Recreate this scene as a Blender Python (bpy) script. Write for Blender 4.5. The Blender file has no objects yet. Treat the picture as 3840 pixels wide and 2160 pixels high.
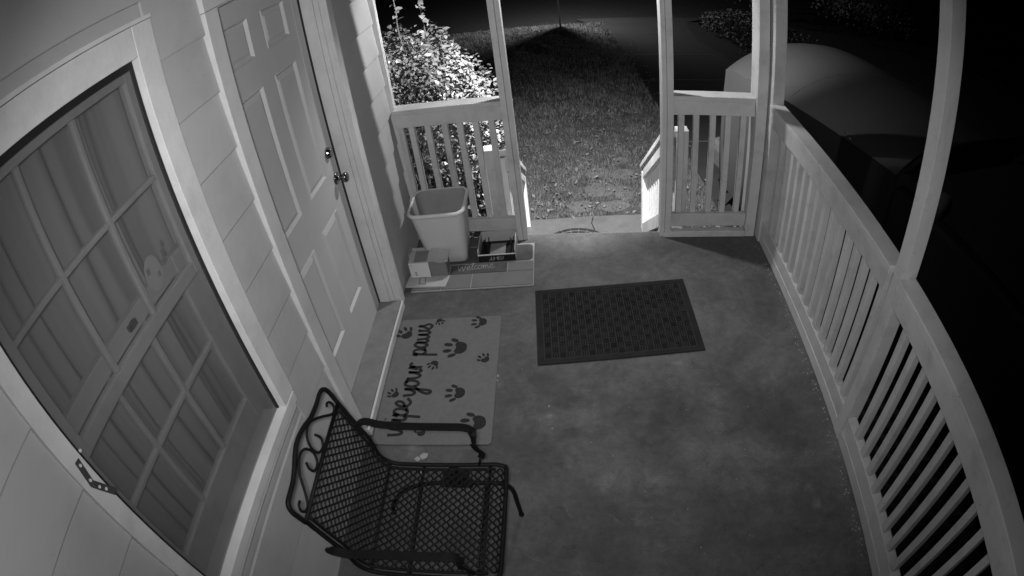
import bpy, math, random
import numpy as np
from mathutils import Vector, Matrix
random.seed(7); rng = np.random.default_rng(11)
SC = bpy.context.scene
COL = SC.collection
R = math.radians

# ------------------------------------------------------------------ camera
# wide security-camera lens: measured barrel distortion, theta = A1 r + A3 r^3 + A4 r^4 (r = 1 at half width)
CAM = (1.0810, 0.0, 2.2997)
AX = [(0.99290424, 0.04303807, -0.11085529), (0.0580951, 0.63783839, 0.76797601), (-0.10375996, 0.76896678, -0.63081214)]
A1, A3, A4 = 0.86324294, 0.0230483, 0.05813785
SC.render.engine = 'CYCLES'
cd = bpy.data.cameras.new('camera'); cam = bpy.data.objects.new('camera', cd); COL.objects.link(cam); SC.camera = cam
r_, u_, f_ = AX
cam.matrix_world = Matrix(((r_[0], u_[0], -f_[0], CAM[0]), (r_[1], u_[1], -f_[1], CAM[1]), (r_[2], u_[2], -f_[2], CAM[2]), (0, 0, 0, 1)))
cd.sensor_width = 36; cd.sensor_fit = 'HORIZONTAL'; cd.clip_start = 0.01; cd.clip_end = 2000
cd.type = 'PANO'
h_ = cd if hasattr(cd, 'panorama_type') else cd.cycles
h_.panorama_type = 'FISHEYE_LENS_POLYNOMIAL'; h_.fisheye_fov = R(180)
h_.fisheye_polynomial_k0 = 0; h_.fisheye_polynomial_k1 = -A1/18; h_.fisheye_polynomial_k2 = 0
h_.fisheye_polynomial_k3 = -A3/18**3; h_.fisheye_polynomial_k4 = -A4/18**4

# ------------------------------------------------------------------ night sky, exposure
w = bpy.data.worlds.new('World'); SC.world = w; w.use_nodes = True
nt = w.node_tree; bg = nt.nodes['Background']
sky = nt.nodes.new('ShaderNodeTexSky'); sky.sky_type = 'NISHITA'; sky.sun_disc = False
sky.sun_elevation = R(-4); sky.sun_rotation = R(200)
bw = nt.nodes.new('ShaderNodeRGBToBW')
nt.links.new(sky.outputs[0], bw.inputs[0]); nt.links.new(bw.outputs[0], bg.inputs[0]); bg.inputs[1].default_value = 0.004
SC.view_settings.view_transform = 'Standard'; SC.view_settings.look = 'None'
SC.view_settings.exposure = 0; SC.view_settings.gamma = 1
SC.cycles.use_denoising = True
SC.cycles.max_bounces = 6; SC.cycles.transparent_max_bounces = 16
SC.cycles.sample_clamp_indirect = 4

# ------------------------------------------------------------------ lamps: the infra-red illuminator beside the lens, and the one over the steps with added lobes
def lamp(name, kind, loc, power, radius, target=None, size=None, blend=1.0):
    l = bpy.data.lights.new(name, kind); l.energy = power; l.shadow_soft_size = radius
    o = bpy.data.objects.new(name, l); COL.objects.link(o); o.location = loc
    if target is not None:
        o.rotation_euler = (Vector(target)-Vector(loc)).to_track_quat('-Z', 'Y').to_euler()
        l.spot_size = size; l.spot_blend = blend
    return o
lamp('infrared_illuminator', 'SPOT', (CAM[0]+.03, CAM[1]-.03, CAM[2]+.05), 30, .035, (0.40, 1.0, 0.2), R(172), .8)
lamp('infrared_illuminator', 'SPOT', (CAM[0]-.03, CAM[1]-.02, CAM[2]+.05), 140, .035, (0.75, 3.2, 0.55), R(114), 1.0)
lamp('infrared_flood_and_fill', 'SPOT', (1.17, 3.57, 2.35), 1300, .022, (1.12, 5.05, -0.78), R(77), 1.0)
lamp('infrared_flood_and_fill', 'SPOT', (1.15, 3.575, 2.35), 460, .022, (-0.20, 4.5, 1.30), R(74), 1.0)  # added lobe beside the step flood, brightens the bush
lamp('infrared_flood_and_fill', 'SPOT', (1.19, 3.575, 2.35), 820, .022, (2.66, 4.75, 0.75), R(49), 1.0)  # added narrow lobe, brightens the truck bonnet
lamp('infrared_flood_and_fill', 'SPOT', (1.17, 3.575, 2.35), 100, .022, (1.0, 4.5, .9), R(176), .4)  # added wide spill, lifts the wall end and porch front

# ------------------------------------------------------------------ helpers
def clamp01(v): return max(0., min(1., v))

def mat(name, base, rough=.6, var=.10, scale=5., stretch=(1, 1, 1), bump=.08, bscale=70., spec=.3, metal=0., dirt=0., dscale=2., fleck=0., rand=0.):
    m = bpy.data.materials.new(name); m.use_nodes = True; t = m.node_tree; b = t.nodes['Principled BSDF']
    b.inputs['Roughness'].default_value = rough; b.inputs['Metallic'].default_value = metal
    b.inputs['Specular IOR Level'].default_value = spec
    g = t.nodes.new('ShaderNodeNewGeometry'); mp = t.nodes.new('ShaderNodeMapping'); mp.inputs['Scale'].default_value = stretch
    t.links.new(g.outputs['Position'], mp.inputs['Vector'])
    n = t.nodes.new('ShaderNodeTexNoise'); n.inputs['Scale'].default_value = scale; n.inputs['Detail'].default_value = 7; n.inputs['Roughness'].default_value = .62
    t.links.new(mp.outputs[0], n.inputs['Vector'])
    mr = t.nodes.new('ShaderNodeMapRange'); mr.inputs[1].default_value = .25; mr.inputs[2].default_value = .75
    mr.inputs[3].default_value = clamp01(base*(1-var)); mr.inputs[4].default_value = clamp01(base*(1+var))
    t.links.new(n.outputs['Fac'], mr.inputs[0]); out = mr.outputs[0]
    if dirt > 0:
        n2 = t.nodes.new('ShaderNodeTexNoise'); n2.inputs['Scale'].default_value = dscale; n2.inputs['Detail'].default_value = 9; n2.inputs['Roughness'].default_value = .7
        t.links.new(g.outputs['Position'], n2.inputs['Vector'])
        m2 = t.nodes.new('ShaderNodeMapRange'); m2.inputs[1].default_value = .5; m2.inputs[2].default_value = .78; m2.inputs[3].default_value = 1; m2.inputs[4].default_value = 1-dirt
        t.links.new(n2.outputs['Fac'], m2.inputs[0])
        mu = t.nodes.new('ShaderNodeMath'); mu.operation = 'MULTIPLY'; t.links.new(out, mu.inputs[0]); t.links.new(m2.outputs[0], mu.inputs[1]); out = mu.outputs[0]
    if fleck > 0:
        n3 = t.nodes.new('ShaderNodeTexNoise'); n3.inputs['Scale'].default_value = 55; n3.inputs['Detail'].default_value = 3
        t.links.new(mp.outputs[0], n3.inputs['Vector'])
        m3 = t.nodes.new('ShaderNodeMapRange'); m3.inputs[1].default_value = .70; m3.inputs[2].default_value = .76; m3.inputs[3].default_value = 0; m3.inputs[4].default_value = fleck
        t.links.new(n3.outputs['Fac'], m3.inputs[0])
        ad = t.nodes.new('ShaderNodeMath'); ad.operation = 'SUBTRACT'; ad.use_clamp = True; t.links.new(out, ad.inputs[0]); t.links.new(m3.outputs[0], ad.inputs[1]); out = ad.outputs[0]
    if rand > 0:
        oi = t.nodes.new('ShaderNodeObjectInfo'); m4 = t.nodes.new('ShaderNodeMapRange'); m4.inputs[3].default_value = 1-rand; m4.inputs[4].default_value = 1+rand
        t.links.new(oi.outputs['Random'], m4.inputs[0]); mu = t.nodes.new('ShaderNodeMath'); mu.operation = 'MULTIPLY'; t.links.new(out, mu.inputs[0]); t.links.new(m4.outputs[0], mu.inputs[1]); out = mu.outputs[0]
    cc = t.nodes.new('ShaderNodeCombineColor')
    for i in range(3): t.links.new(out, cc.inputs[i])
    t.links.new(cc.outputs[0], b.inputs['Base Color'])
    if bump > 0:
        nb = t.nodes.new('ShaderNodeTexNoise'); nb.inputs['Scale'].default_value = bscale; nb.inputs['Detail'].default_value = 5
        t.links.new(mp.outputs[0], nb.inputs['Vector'])
        bp = t.nodes.new('ShaderNodeBump'); bp.inputs['Strength'].default_value = bump; bp.inputs['Distance'].default_value = .01
        t.links.new(nb.outputs['Fac'], bp.inputs['Height']); t.links.new(bp.outputs[0], b.inputs['Normal'])
    return m

class MB:
    def __init__(s): s.v = []; s.f = []
    def add(s, vs, fs):
        k = len(s.v); s.v += [tuple(p) for p in vs]; s.f += [tuple(i+k for i in q) for q in fs]; return s
    def box(s, x0, x1, y0, y1, z0, z1, sl=0., y_ref=0.):
        # sl: the piece follows a slope dz/dy = sl about y_ref
        v = [(x, y, z+sl*(y-y_ref)) for x in (x0, x1) for y in (y0, y1) for z in (z0, z1)]
        return s.add(v, [(0, 1, 3, 2), (4, 6, 7, 5), (0, 4, 5, 1), (2, 3, 7, 6), (0, 2, 6, 4), (1, 5, 7, 3)])
    def prism(s, poly, axis, a, b):
        # poly: list of 2-tuples extruded along axis between a and b
        n = len(poly)
        def pt(p, q): return (q, p[0], p[1]) if axis == 'x' else (p[0], q, p[1]) if axis == 'y' else (p[0], p[1], q)
        v = [pt(p, a) for p in poly]+[pt(p, b) for p in poly]
        return s.add(v, [tuple(range(n))[::-1], tuple(range(n, 2*n))]+[(i, (i+1) % n, n+(i+1) % n, n+i) for i in range(n)])
    def tube(s, path, r, n=8, flat=None, up=(0, 0, 1), cap=True):
        # round tube, or a flat bar when flat = (half width, half thickness)
        P = [Vector(p) for p in path]; k0 = len(s.v); up = Vector(up)
        prev = None
        for i, p in enumerate(P):
            d = (P[min(i+1, len(P)-1)]-P[max(i-1, 0)]).normalized()
            a = d.cross(up)
            if a.length < 1e-4: a = prev if prev is not None else d.cross(Vector((1, 0, 0)))
            a = (a - d*a.dot(d)).normalized(); 
            if prev is not None and a.dot(prev) < 0: a = -a
            prev = a; b = a.cross(d).normalized()
            rr = r[i] if isinstance(r, (list, tuple)) else r
            if flat: s.v += [tuple(p+a*sx*flat[0]+b*sy*flat[1]) for sx, sy in ((1, 1), (-1, 1), (-1, -1), (1, -1))]
            else: s.v += [tuple(p+a*rr*math.cos(2*math.pi*j/n)+b*rr*math.sin(2*math.pi*j/n)) for j in range(n)]
        m = 4 if flat else n
        for i in range(len(P)-1):
            for j in range(m):
                s.f.append((k0+i*m+j, k0+i*m+(j+1) % m, k0+(i+1)*m+(j+1) % m, k0+(i+1)*m+j))
        if cap: s.f.append(tuple(k0+j for j in range(m))[::-1]); s.f.append(tuple(k0+(len(P)-1)*m+j for j in range(m)))
        return s
    def rings(s, rings, closed_bottom=True, closed_top=False):
        k0 = len(s.v); n = len(rings[0])
        for q in rings: s.v += [tuple(p) for p in q]
        for i in range(len(rings)-1):
            for j in range(n): s.f.append((k0+i*n+j, k0+i*n+(j+1) % n, k0+(i+1)*n+(j+1) % n, k0+(i+1)*n+j))
        if closed_bottom: s.f.append(tuple(k0+j for j in range(n))[::-1])
        if closed_top: s.f.append(tuple(k0+(len(rings)-1)*n+j for j in range(n)))
        return s
    def mesh(s, name, smooth=False):
        me = bpy.data.meshes.new(name); me.from_pydata(s.v, [], s.f); me.update()
        if smooth: me.polygons.foreach_set('use_smooth', [True]*len(me.polygons))
        return me
    def build(s, name, m, parent=None, bevel=0., smooth=False, world=True):
        if parent is not None and world:
            inv = parent_world(parent).inverted(); s.v = [tuple(inv @ Vector(p)) for p in s.v]
        return link(name, s.mesh(name, smooth), m, parent, bevel)

def parent_world(o):
    mw = Matrix.LocRotScale(o.location, o.rotation_euler, o.scale)
    return mw if o.parent is None else parent_world(o.parent) @ mw

def link(name, me, m, parent=None, bevel=0., loc=None, rot=None):
    if m is not None and not me.materials: me.materials.append(m)
    o = bpy.data.objects.new(name, me); COL.objects.link(o)
    if parent is not None: o.parent = parent
    if loc is not None: o.location = loc
    if rot is not None: o.rotation_euler = rot
    if bevel > 0:
        bv = o.modifiers.new('Bevel', 'BEVEL'); bv.width = bevel; bv.segments = 2; bv.limit_method = 'ANGLE'; bv.angle_limit = R(40)
    return o

def thing(name, label, cat, loc, rz=0., group=None):
    o = bpy.data.objects.new(name, None); COL.objects.link(o); o.location = loc; o.rotation_euler = (0, 0, rz)
    return tag(o, label, cat, group)
def tag(o, label, cat=None, group=None, kind=None):
    o['label'] = label
    if cat: o['category'] = cat
    if group: o['group'] = group
    if kind: o['kind'] = kind
    return o
def struct(name, mb, m, label=None, bevel=0., kind='structure'):
    o = mb.build(name, m, None, bevel); o['kind'] = kind
    if label: o['label'] = label
    return o
def smooth_path(pts, k=6, closed=False):
    P = [Vector(p) for p in pts]; out = []; n = len(P)
    for i in range(n if closed else n-1):
        p0 = P[(i-1) % n] if (closed or i > 0) else P[0]*2-P[1]; p1 = P[i]; p2 = P[(i+1) % n]
        p3 = P[(i+2) % n] if (closed or i+2 < n) else P[-1]*2-P[-2]
        for j in range(k):
            t = j/k; out.append(.5*((2*p1)+(-p0+p2)*t+(2*p0-5*p1+4*p2-p3)*t*t+(-p0+3*p1-3*p2+p3)*t**3))
    if not closed: out.append(P[-1])
    return out
def rrect(cx, cy, w, d, r, z, n=5):
    q = []
    for sx, sy, a0 in ((1, 1, 0), (-1, 1, 90), (-1, -1, 180), (1, -1, 270)):
        for i in range(n+1):
            a = R(a0+90*i/n); q.append((cx+sx*(w/2-r)+r*math.cos(a), cy+sy*(d/2-r)+r*math.sin(a), z))
    return q

# ------------------------------------------------------------------ materials (all grey: the place is seen in infra-red)
m_siding = mat('siding_paint', .455, .62, .07, 3, (1, .5, 1), .10, 40, .25, dirt=.16, dscale=3.2, fleck=.05, rand=.03)
m_trim = mat('trim_paint', .60, .5, .08, 8, (1, 1, 1), .10, 60, .3, dirt=.22, dscale=5)
m_casing = mat('window_casing_paint', .62, .5, .10, 9, (1, 1, 1), .10, 60, .3, dirt=.25, dscale=4)
m_door = mat('door_paint', .50, .45, .04, 2, (1, 1, 1), .05, 30, .35, dirt=.08, dscale=3)
m_rail = mat('railing_paint', .52, .55, .08, 6, (1, 1, 1), .16, 50, .3, dirt=.30, dscale=7, fleck=.20, rand=.06)
m_white_wood = mat('fresh_white_paint', .80, .5, .05, 6, (1, 1, 1), .08, 50, .3, dirt=.1, dscale=8)
m_dark = mat('dark_rubber_and_shade', .015, .6, .2)  # rubber seal at the door, painted shade at the window
m_sash = mat('sash_paint', .36, .55, .08, 7, (1, 1, 1), .08, 60, .25, dirt=.3, dscale=6)
m_curtain = mat('curtain_cloth', .28, .9, .06, 4, (1, 1, 1), .05, 200, .1)
m_sill = mat('threshold_metal', .20, .5, .15, 12, (1, 1, 1), .08, 80, .35, dirt=.3, dscale=8)
m_brass = mat('knob_metal', .25, .16, .1, 20, (1, 1, 1), 0, 50, .5, metal=1.)
m_bracket = mat('dark_metal', .06, .45, .2, 30, (1, 1, 1), .1, 90, .4)
m_screw = mat('bright_screw', .7, .3, .1)
m_iron = mat('wrought_iron', .007, .6, .3, 40, (1, 1, 1), .15, 300, .16)
m_rubber = mat('mat_rubber', .018, .75, .3, 14, (1, 1, 1), .25, 300, .2)
m_dust = mat('mat_dust', .042, .9, .35, 30, (1, 1, 1), .3, 300, .1)
m_rib = mat('mat_rib', .014, .85, .6, 9, (1, 1, 1), .3, 400, .15)
m_coir = mat('pale_mat_fibre', .17, .95, .10, 40, (1, 1, 1), .5, 420, .05, dirt=.12, dscale=7)
m_print = mat('mat_print', .035, .95, .4, 90, (1, 1, 1), .5, 420, .05)
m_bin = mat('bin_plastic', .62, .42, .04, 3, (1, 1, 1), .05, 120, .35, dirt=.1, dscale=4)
m_card = mat('cardboard', .42, .85, .10, 10, (1, 1, 4), .08, 200, .15, dirt=.2, dscale=7)
m_carddark = mat('cardboard_dark', .20, .85, .12, 10, (1, 1, 4), .08, 200, .15)
m_black = mat('black_print', .010, .5, .3, 20, (1, 1, 1), .05, 100, .3)
m_white = mat('white_label', .68, .6, .06)
m_tile = mat('mat_stone_grey', .175, .8, .18, 9, (1, 1, 1), .3, 160, .15, dirt=.25, dscale=9)
m_bin_shade = mat('bin_inside_shade', .30, .5, .06, 5, (1, 1, 1), .05, 90, .3, dirt=.2, dscale=6)  # darker than the bin body: shade of the deep inside painted in
m_tiledark = mat('mat_stone_dark', .085, .8, .25, 12, (1, 1, 1), .3, 160, .15)
m_grout = mat('mat_grout', .30, .9, .15, 20)
m_steps = mat('step_concrete', .09, .85, .18, 6, (1, 1, 1), .35, 130, .15, dirt=.3, dscale=5, fleck=.06)
m_soil = mat('lawn_soil', .05, .95, .5, 9, (1, 1, 1), .8, 60, .05, dirt=.5, dscale=3)
m_grass = mat('dry_grass', .10, .8, .65, 7, (1, 1, 1), 0, 50, .2)
m_deadleaf = mat('dead_leaf', .13, .8, .5, 25, (1, 1, 1), 0, 50, .2)
m_paver = mat('paver_stone', .085, .9, .2, 10, (1, 1, 1), .4, 90, .1, dirt=.35, dscale=8)
m_drive = mat('driveway_concrete', .022, .9, .2, 4, (1, 1, 1), .4, 120, .1, dirt=.3, dscale=2)
m_street = mat('street_asphalt', .016, .9, .25, 8, (1, 1, 1), .4, 120, .1)
m_leaf = mat('bush_leaf', .125, .34, .35, 14, (1, 1, 1), .05, 80, .45)
m_stem = mat('bush_stem', .10, .8, .2, 30)
m_shrub = mat('far_shrub_leaf', .04, .6, .4, 8, (1, 1, 1), 0, 50, .3)
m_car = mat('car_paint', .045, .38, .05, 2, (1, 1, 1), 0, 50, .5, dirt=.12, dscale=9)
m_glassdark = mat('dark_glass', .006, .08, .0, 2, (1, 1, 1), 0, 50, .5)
m_unlit = mat('unlit_dark', .006, .6, .1, 3, (1, 1, 1), 0, 50, .08)  # near-black tone painted on as if hardly any light arrives
m_tyre = mat('tyre_rubber', .02, .8, .2)
m_pole = mat('pole_metal', .25, .35, .1, 9, (1, 1, 1), 0, 50, .5, metal=.6)

STAINS = [(1.255, 1.44, .10, 1.32), (1.414, 1.37, .08, 1.36), (1.18, 1.38, .05, 1.3), (1.60, 1.54, .07, 1.4), (.27, 1.61, .05, 1.5), (.93, 1.80, .03, 1.5),
          (1.27, 1.80, .30, .80), (.967, 2.02, .26, .70), (1.55, 1.74, .24, .78), (.83, 1.62, .18, .76), (1.136, 1.15, .26, .80), (1.99, 1.81, .22, .82), (2.13, 1.29, .22, .80), (1.66, 1.15, .24, .82), (.52, 2.70, .20, .80), (1.9, 2.75, .25, .85),
          (1.20, 2.42, .30, 1.10), (2.09, 2.21, .18, 1.2), (1.11, 3.11, .25, 1.12)]
def concrete_floor():
    m = bpy.data.materials.new('porch_concrete'); m.use_nodes = True; t = m.node_tree; b = t.nodes['Principled BSDF']
    g = t.nodes.new('ShaderNodeNewGeometry'); pos = g.outputs['Position']
    def noise(sc, det=8, ro=.6, dist=0.):
        n = t.nodes.new('ShaderNodeTexNoise'); n.inputs['Scale'].default_value = sc; n.inputs['Detail'].default_value = det; n.inputs['Roughness'].default_value = ro
        n.inputs['Distortion'].default_value = dist; t.links.new(pos, n.inputs['Vector']); return n.outputs['Fac']
    def rng_(x, a, c, lo, hi):
        q = t.nodes.new('ShaderNodeMapRange'); q.inputs[1].default_value = a; q.inputs[2].default_value = c; q.inputs[3].default_value = lo; q.inputs[4].default_value = hi
        t.links.new(x, q.inputs[0]); return q.outputs[0]
    def op(o, x, y):
        q = t.nodes.new('ShaderNodeMath'); q.operation = o; q.use_clamp = False
        for i, a in enumerate((x, y)):
            if isinstance(a, float): q.inputs[i].default_value = a
            else: t.links.new(a, q.inputs[i])
        return q.outputs[0]
    c = rng_(noise(3.4, 11, .74, .9), .3, .7, .086, .160)
    c = op('MULTIPLY', c, rng_(noise(1.1, 6, .6, 1.2), .42, .66, .72, 1.12))         # broad stains
    c = op('MULTIPLY', c, rng_(noise(26, 8, .78), .3, .75, .74, 1.2))
    c = op('MULTIPLY', c, rng_(noise(170, 3, .6), .3, .7, .85, 1.12))
    c = op('ADD', c, rng_(noise(5.5, 9, .7, .8), .62, .74, 0., .07))                  # pale scuffs
    c = op('ADD', c, rng_(noise(95, 2, .5), .74, .78, 0., .22))                       # paint specks
    c = op('MULTIPLY', c, rng_(noise(60, 2, .5), .72, .76, 1., .45))                   # dark pits
    wob = t.nodes.new('ShaderNodeTexNoise'); wob.inputs['Scale'].default_value = 7; wob.inputs['Detail'].default_value = 8; wob.inputs['Roughness'].default_value = .7
    t.links.new(pos, wob.inputs['Vector'])
    for sx, sy, sr, gain in STAINS:
        dv = t.nodes.new('ShaderNodeVectorMath'); dv.operation = 'DISTANCE'; dv.inputs[1].default_value = (sx, sy, 0); t.links.new(pos, dv.inputs[0])
        dd = op('ADD', dv.outputs['Value'], rng_(wob.outputs['Fac'], .3, .7, -sr*.8, sr*.8))
        c = op('MULTIPLY', c, rng_(dd, sr*.35, sr*1.25, gain, 1.))
    v = t.nodes.new('ShaderNodeTexVoronoi'); v.feature = 'DISTANCE_TO_EDGE'; v.inputs['Scale'].default_value = .9
    mx = t.nodes.new('ShaderNodeVectorMath'); mx.operation = 'ADD'
    nz = t.nodes.new('ShaderNodeTexNoise'); nz.inputs['Scale'].default_value = 5; nz.inputs['Detail'].default_value = 6
    t.links.new(pos, nz.inputs['Vector']); t.links.new(nz.outputs['Color'], mx.inputs[0]); t.links.new(pos, mx.inputs[1]); t.links.new(mx.outputs[0], v.inputs['Vector'])
    crack = rng_(v.outputs['Distance'], 0., .004, .62, 1.)
    c = op('MULTIPLY', c, crack)
    cc = t.nodes.new('ShaderNodeCombineColor')
    for i in range(3): t.links.new(c, cc.inputs[i])
    t.links.new(cc.outputs[0], b.inputs['Base Color']); b.inputs['Specular IOR Level'].default_value = .3
    t.links.new(rng_(noise(4, 5), .3, .7, .5, .75), b.inputs['Roughness'])
    bp = t.nodes.new('ShaderNodeBump'); bp.inputs['Strength'].default_value = .12; bp.inputs['Distance'].default_value = .01
    t.links.new(noise(85, 5, .6), bp.inputs['Height']); t.links.new(bp.outputs[0], b.inputs['Normal'])
    return m
m_floor = concrete_floor()

def see_through(name, tint, gloss=.06):
    m = bpy.data.materials.new(name); m.use_nodes = True; t = m.node_tree; t.nodes.clear()
    o = t.nodes.new('ShaderNodeOutputMaterial'); mix = t.nodes.new('ShaderNodeMixShader'); tr = t.nodes.new('ShaderNodeBsdfTransparent'); gl = t.nodes.new('ShaderNodeBsdfGlossy')
    fr = t.nodes.new('ShaderNodeFresnel'); fr.inputs[0].default_value = 1.12
    tr.inputs[0].default_value = (tint, tint, tint, 1); gl.inputs[0].default_value = (.9, .9, .9, 1); gl.inputs['Roughness'].default_value = gloss
    t.links.new(fr.outputs[0], mix.inputs[0]); t.links.new(tr.outputs[0], mix.inputs[1]); t.links.new(gl.outputs[0], mix.inputs[2]); t.links.new(mix.outputs[0], o.inputs[0])
    return m
m_pane = see_through('window_glass', .985, .03)
m_storm = see_through('storm_pane', .88, .3)
def add_haze(m, amount, tone):   # woven screen: part of the light scatters off the dusty mesh
    t = m.node_tree; o = [n for n in t.nodes if n.type == 'OUTPUT_MATERIAL'][0]; old = o.inputs[0].links[0].from_socket
    d = t.nodes.new('ShaderNodeBsdfDiffuse'); d.inputs[0].default_value = (tone, tone, tone, 1); mx = t.nodes.new('ShaderNodeMixShader'); mx.inputs[0].default_value = amount
    t.links.new(old, mx.inputs[1]); t.links.new(d.outputs[0], mx.inputs[2]); t.links.new(mx.outputs[0], o.inputs[0])
add_haze(m_storm, .13, .20)

# ------------------------------------------------------------------ the ground
GZ = -.78
struct('ground', MB().box(-400, 400, -400, 400, -1.2, -.92), m_street, 'dark street and ground level beyond the lawn')
lawn = MB(); lawn.prism([(-30, 12.5), (-30, 3.46), (2.62, 3.46), (2.43, 7.40), (2.33, 8.68), (2.19, 10.42), (2.16, 11.35), (2.06, 11.96), (1.78, 12.34), (1.41, 12.5)], 'z', -.95, GZ)
struct('lawn', lawn, m_soil, 'lawn sloping away from the porch steps to the street')
drv = MB(); drv.prism([(2.66, -8), (2.62, 3.46), (2.435, 7.40), (2.335, 8.68), (2.195, 10.42), (2.165, 11.35), (2.065, 11.96), (1.9, 12.34), (1.6, 12.9), (4.6, 12.9), (3.95, 12.4), (3.85, 10.8), (4.1, 9.8), (5.2, 7.0), (5.4, -8)], 'z', -.95, GZ+.006)
struct('driveway', drv, m_drive, 'concrete driveway beside the lawn and porch')
jm = MB()
for yj in (6.3, 8.53, 9.91): jm.box(2.42 if yj < 8 else 2.34 if yj < 9 else 2.24, 4.9 if yj < 8 else 4.0, yj-.007, yj+.007, GZ, GZ+.010)
struct('driveway_joint', jm, m_paver, 'pale joints across the driveway')
bed = MB(); bed.prism([(3.96, 12.4), (3.86, 10.8), (4.11, 9.8), (5.21, 7.0), (5.41, -8), (40, -8), (40, 12.4)], 'z', -.95, GZ+.02)
struct('planting_ground', bed, m_street, 'planted ground past the driveway')

# ------------------------------------------------------------------ porch slab and steps
KF = -.0591
def fy(x, y0=3.2791): return y0+KF*(x-1.2)
slab = MB(); slab.prism([(-.3, -3), (2.55, -3), (2.55, fy(2.55, 3.3476)), (-.3, fy(-.3, 3.3476))], 'z', -.9, 0)
struct('porch_floor', slab, m_floor, 'stained grey concrete porch floor', .008)
st = thing('steps', 'concrete steps dropping from the porch edge to a cracked landing', 'steps', (1.2, 3.4, GZ), math.atan(KF))
stair = MB()
for x0, x1, yy0, yy1, z1 in ((.62, 1.86, 3.20, 3.632, -.1875), (.62, 1.86, 3.22, 3.88, -.375), (.62, 1.86, 3.24, 4.145, -.5625)):
    stair.prism([(x0, fy(x0, yy0+.0)), (x1, fy(x1, yy0)), (x1, fy(x1, yy1)), (x0, fy(x0, yy1))], 'z', -.9, z1)
stair.build('tread', m_steps, st, .012)
pad = MB()   # the landing is broken in three pieces
gap = .006
pad.prism([(.55, 3.3), (1.30-gap, 3.3), (1.305-gap, 4.50), (1.288-gap, 4.60), (1.312-gap, 4.72), (.55, 4.705)], 'z', -.9, -.75)
pad.build('landing', m_steps, st, .004)
pad = MB(); pad.prism([(1.30+gap*.3, 3.3), (1.95, 3.3), (1.95, 4.70), (1.312+gap*.3, 4.72), (1.288+gap*.3, 4.60), (1.305+gap*.3, 4.50)], 'z', -.9, -.751)
pad.build('landing', m_steps, st, .004)
# half round mat on the landing
hm = thing('half_round_mat', 'dark half-round rubber mat on the cracked landing below the porch edge', 'doormat', (1.126, 4.2, -.75))
q = [(1.126+.32*math.cos(R(a)), 4.2+.315*math.sin(R(a))) for a in range(0, 181, 9)]
MB().prism(q, 'z', -.749, -.739).build('mat_base', m_rubber, hm)
rb = MB()
for i in range(5):
    rr = .06+.05*i
    rb.tube([(1.126+rr*math.cos(R(a)), 4.205+rr*math.sin(R(a)), -.738) for a in range(4, 178, 6)], .006, 5)
for a in range(10, 180, 16):
    rb.tube([(1.126+.05*math.cos(R(a)), 4.205+.05*math.sin(R(a)), -.738), (1.126+.285*math.cos(R(a+9)), 4.205+.285*math.sin(R(a+9)), -.738)], .005, 5)
rb.build('raised_scroll', m_tiledark, hm)

# ------------------------------------------------------------------ house wall: lapped siding planks, window, door
house = thing('house', 'pale lap-sided house wall with a panelled door and a curtained window', 'house', (0, 1.5, 0))
core = MB()
core.box(-.20, -.02, -3, .37, -.9, 3.0).box(-.20, -.02, 1.30, 1.66, -.9, 3.0).box(-.20, -.02, 2.70, 3.44, -.9, 3.0)
core.box(-.20, -.02, .37, 1.30, -.9, .73).box(-.20, -.02, .37, 1.30, 2.20, 3.0).box(-.20, -.02, 1.66, 2.70, 2.2, 3.0).box(-.20, -.02, 1.66, 2.70, -.9, -.002)
core.box(-2.5, -.20, 3.30, 3.44, -.9, 3.0)
core.build('wall', m_siding, house)
SW = -.03
def plank(y0, y1, k):
    zb = 2.083+.2115*k+SW*(0-1.6)*0; zt = zb+.236
    jit = random.uniform(-.0012, .0012)
    v = []
    for y in (y0+.001, y1-.001):
        s = SW*(y-1.6)
        v += [(.0110+jit, y, zb+s), (.0135+jit, y, zb+.005+s), (.0010+jit*.3, y, zt+s), (-.010, y, zt+s), (.003, y, zb+s)]
    n = 5
    MB().add(v, [tuple(range(n))[::-1], tuple(range(n, 2*n))]+[(i, (i+1) % n, n+(i+1) % n, n+i) for i in range(n)]).build('plank', m_siding, house)
for k in range(-10, 4):
    zb = 2.083+.2115*k
    if zb+.2115 < .745: plank(-3, 1.61, k)
    elif zb > 2.20: plank(-3, 1.61 if zb < 2.25 else 3.425, k)
    else: plank(-3, .378, k); plank(1.318, 1.61, k)
    if zb < 2.25: plank(2.766, 3.425, k)
MB().box(-.02, .036, 3.427, 3.475, -.9, 3.0).build('corner_board', m_trim, house, .002)
# window
WS, WY = -.042, 1.2
def wb(mb, x0, x1, y0, y1, z0, z1): return mb.box(x0, x1, y0, y1, z0, z1, WS, WY)
win = MB()
wb(win, -.018, .027, .372, .430, .795, 2.245); wb(win, -.018, .027, 1.2256, 1.3212, .795, 2.245)
wb(win, -.018, .0265, .4302, 1.2254, 2.150, 2.2445)
window = win.build('window', m_casing, house, .0025)
wb(MB(), -.018, .033, .372, 1.3215, 2.2462, 2.2610).build('drip_cap', m_casing, window, .002)
wb(MB(), -.018, .030, .366, 1.312, .748, .7945).build('sill', m_casing, window, .003); wb(MB(), -.10, -.0185, .4303, 1.2253, .740, .784).build('inner_sill', m_sash, window, .003)
wb(MB(), -.018, .021, .385, 1.30, .722, .7475).build('apron', m_casing, window, .002)
shade_mb = MB(); wb(shade_mb, -.017, -.003, .4303, 1.2253, 2.126, 2.1498); wb(shade_mb, -.017, -.003, .4303, .447, .796, 2.1258); wb(shade_mb, -.017, -.003, 1.2185, 1.2253, .796, 2.1258)
shade_mb.build('shade_strip', m_dark, window)  # near-black strips drawn in as shade under the casing edges
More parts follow.
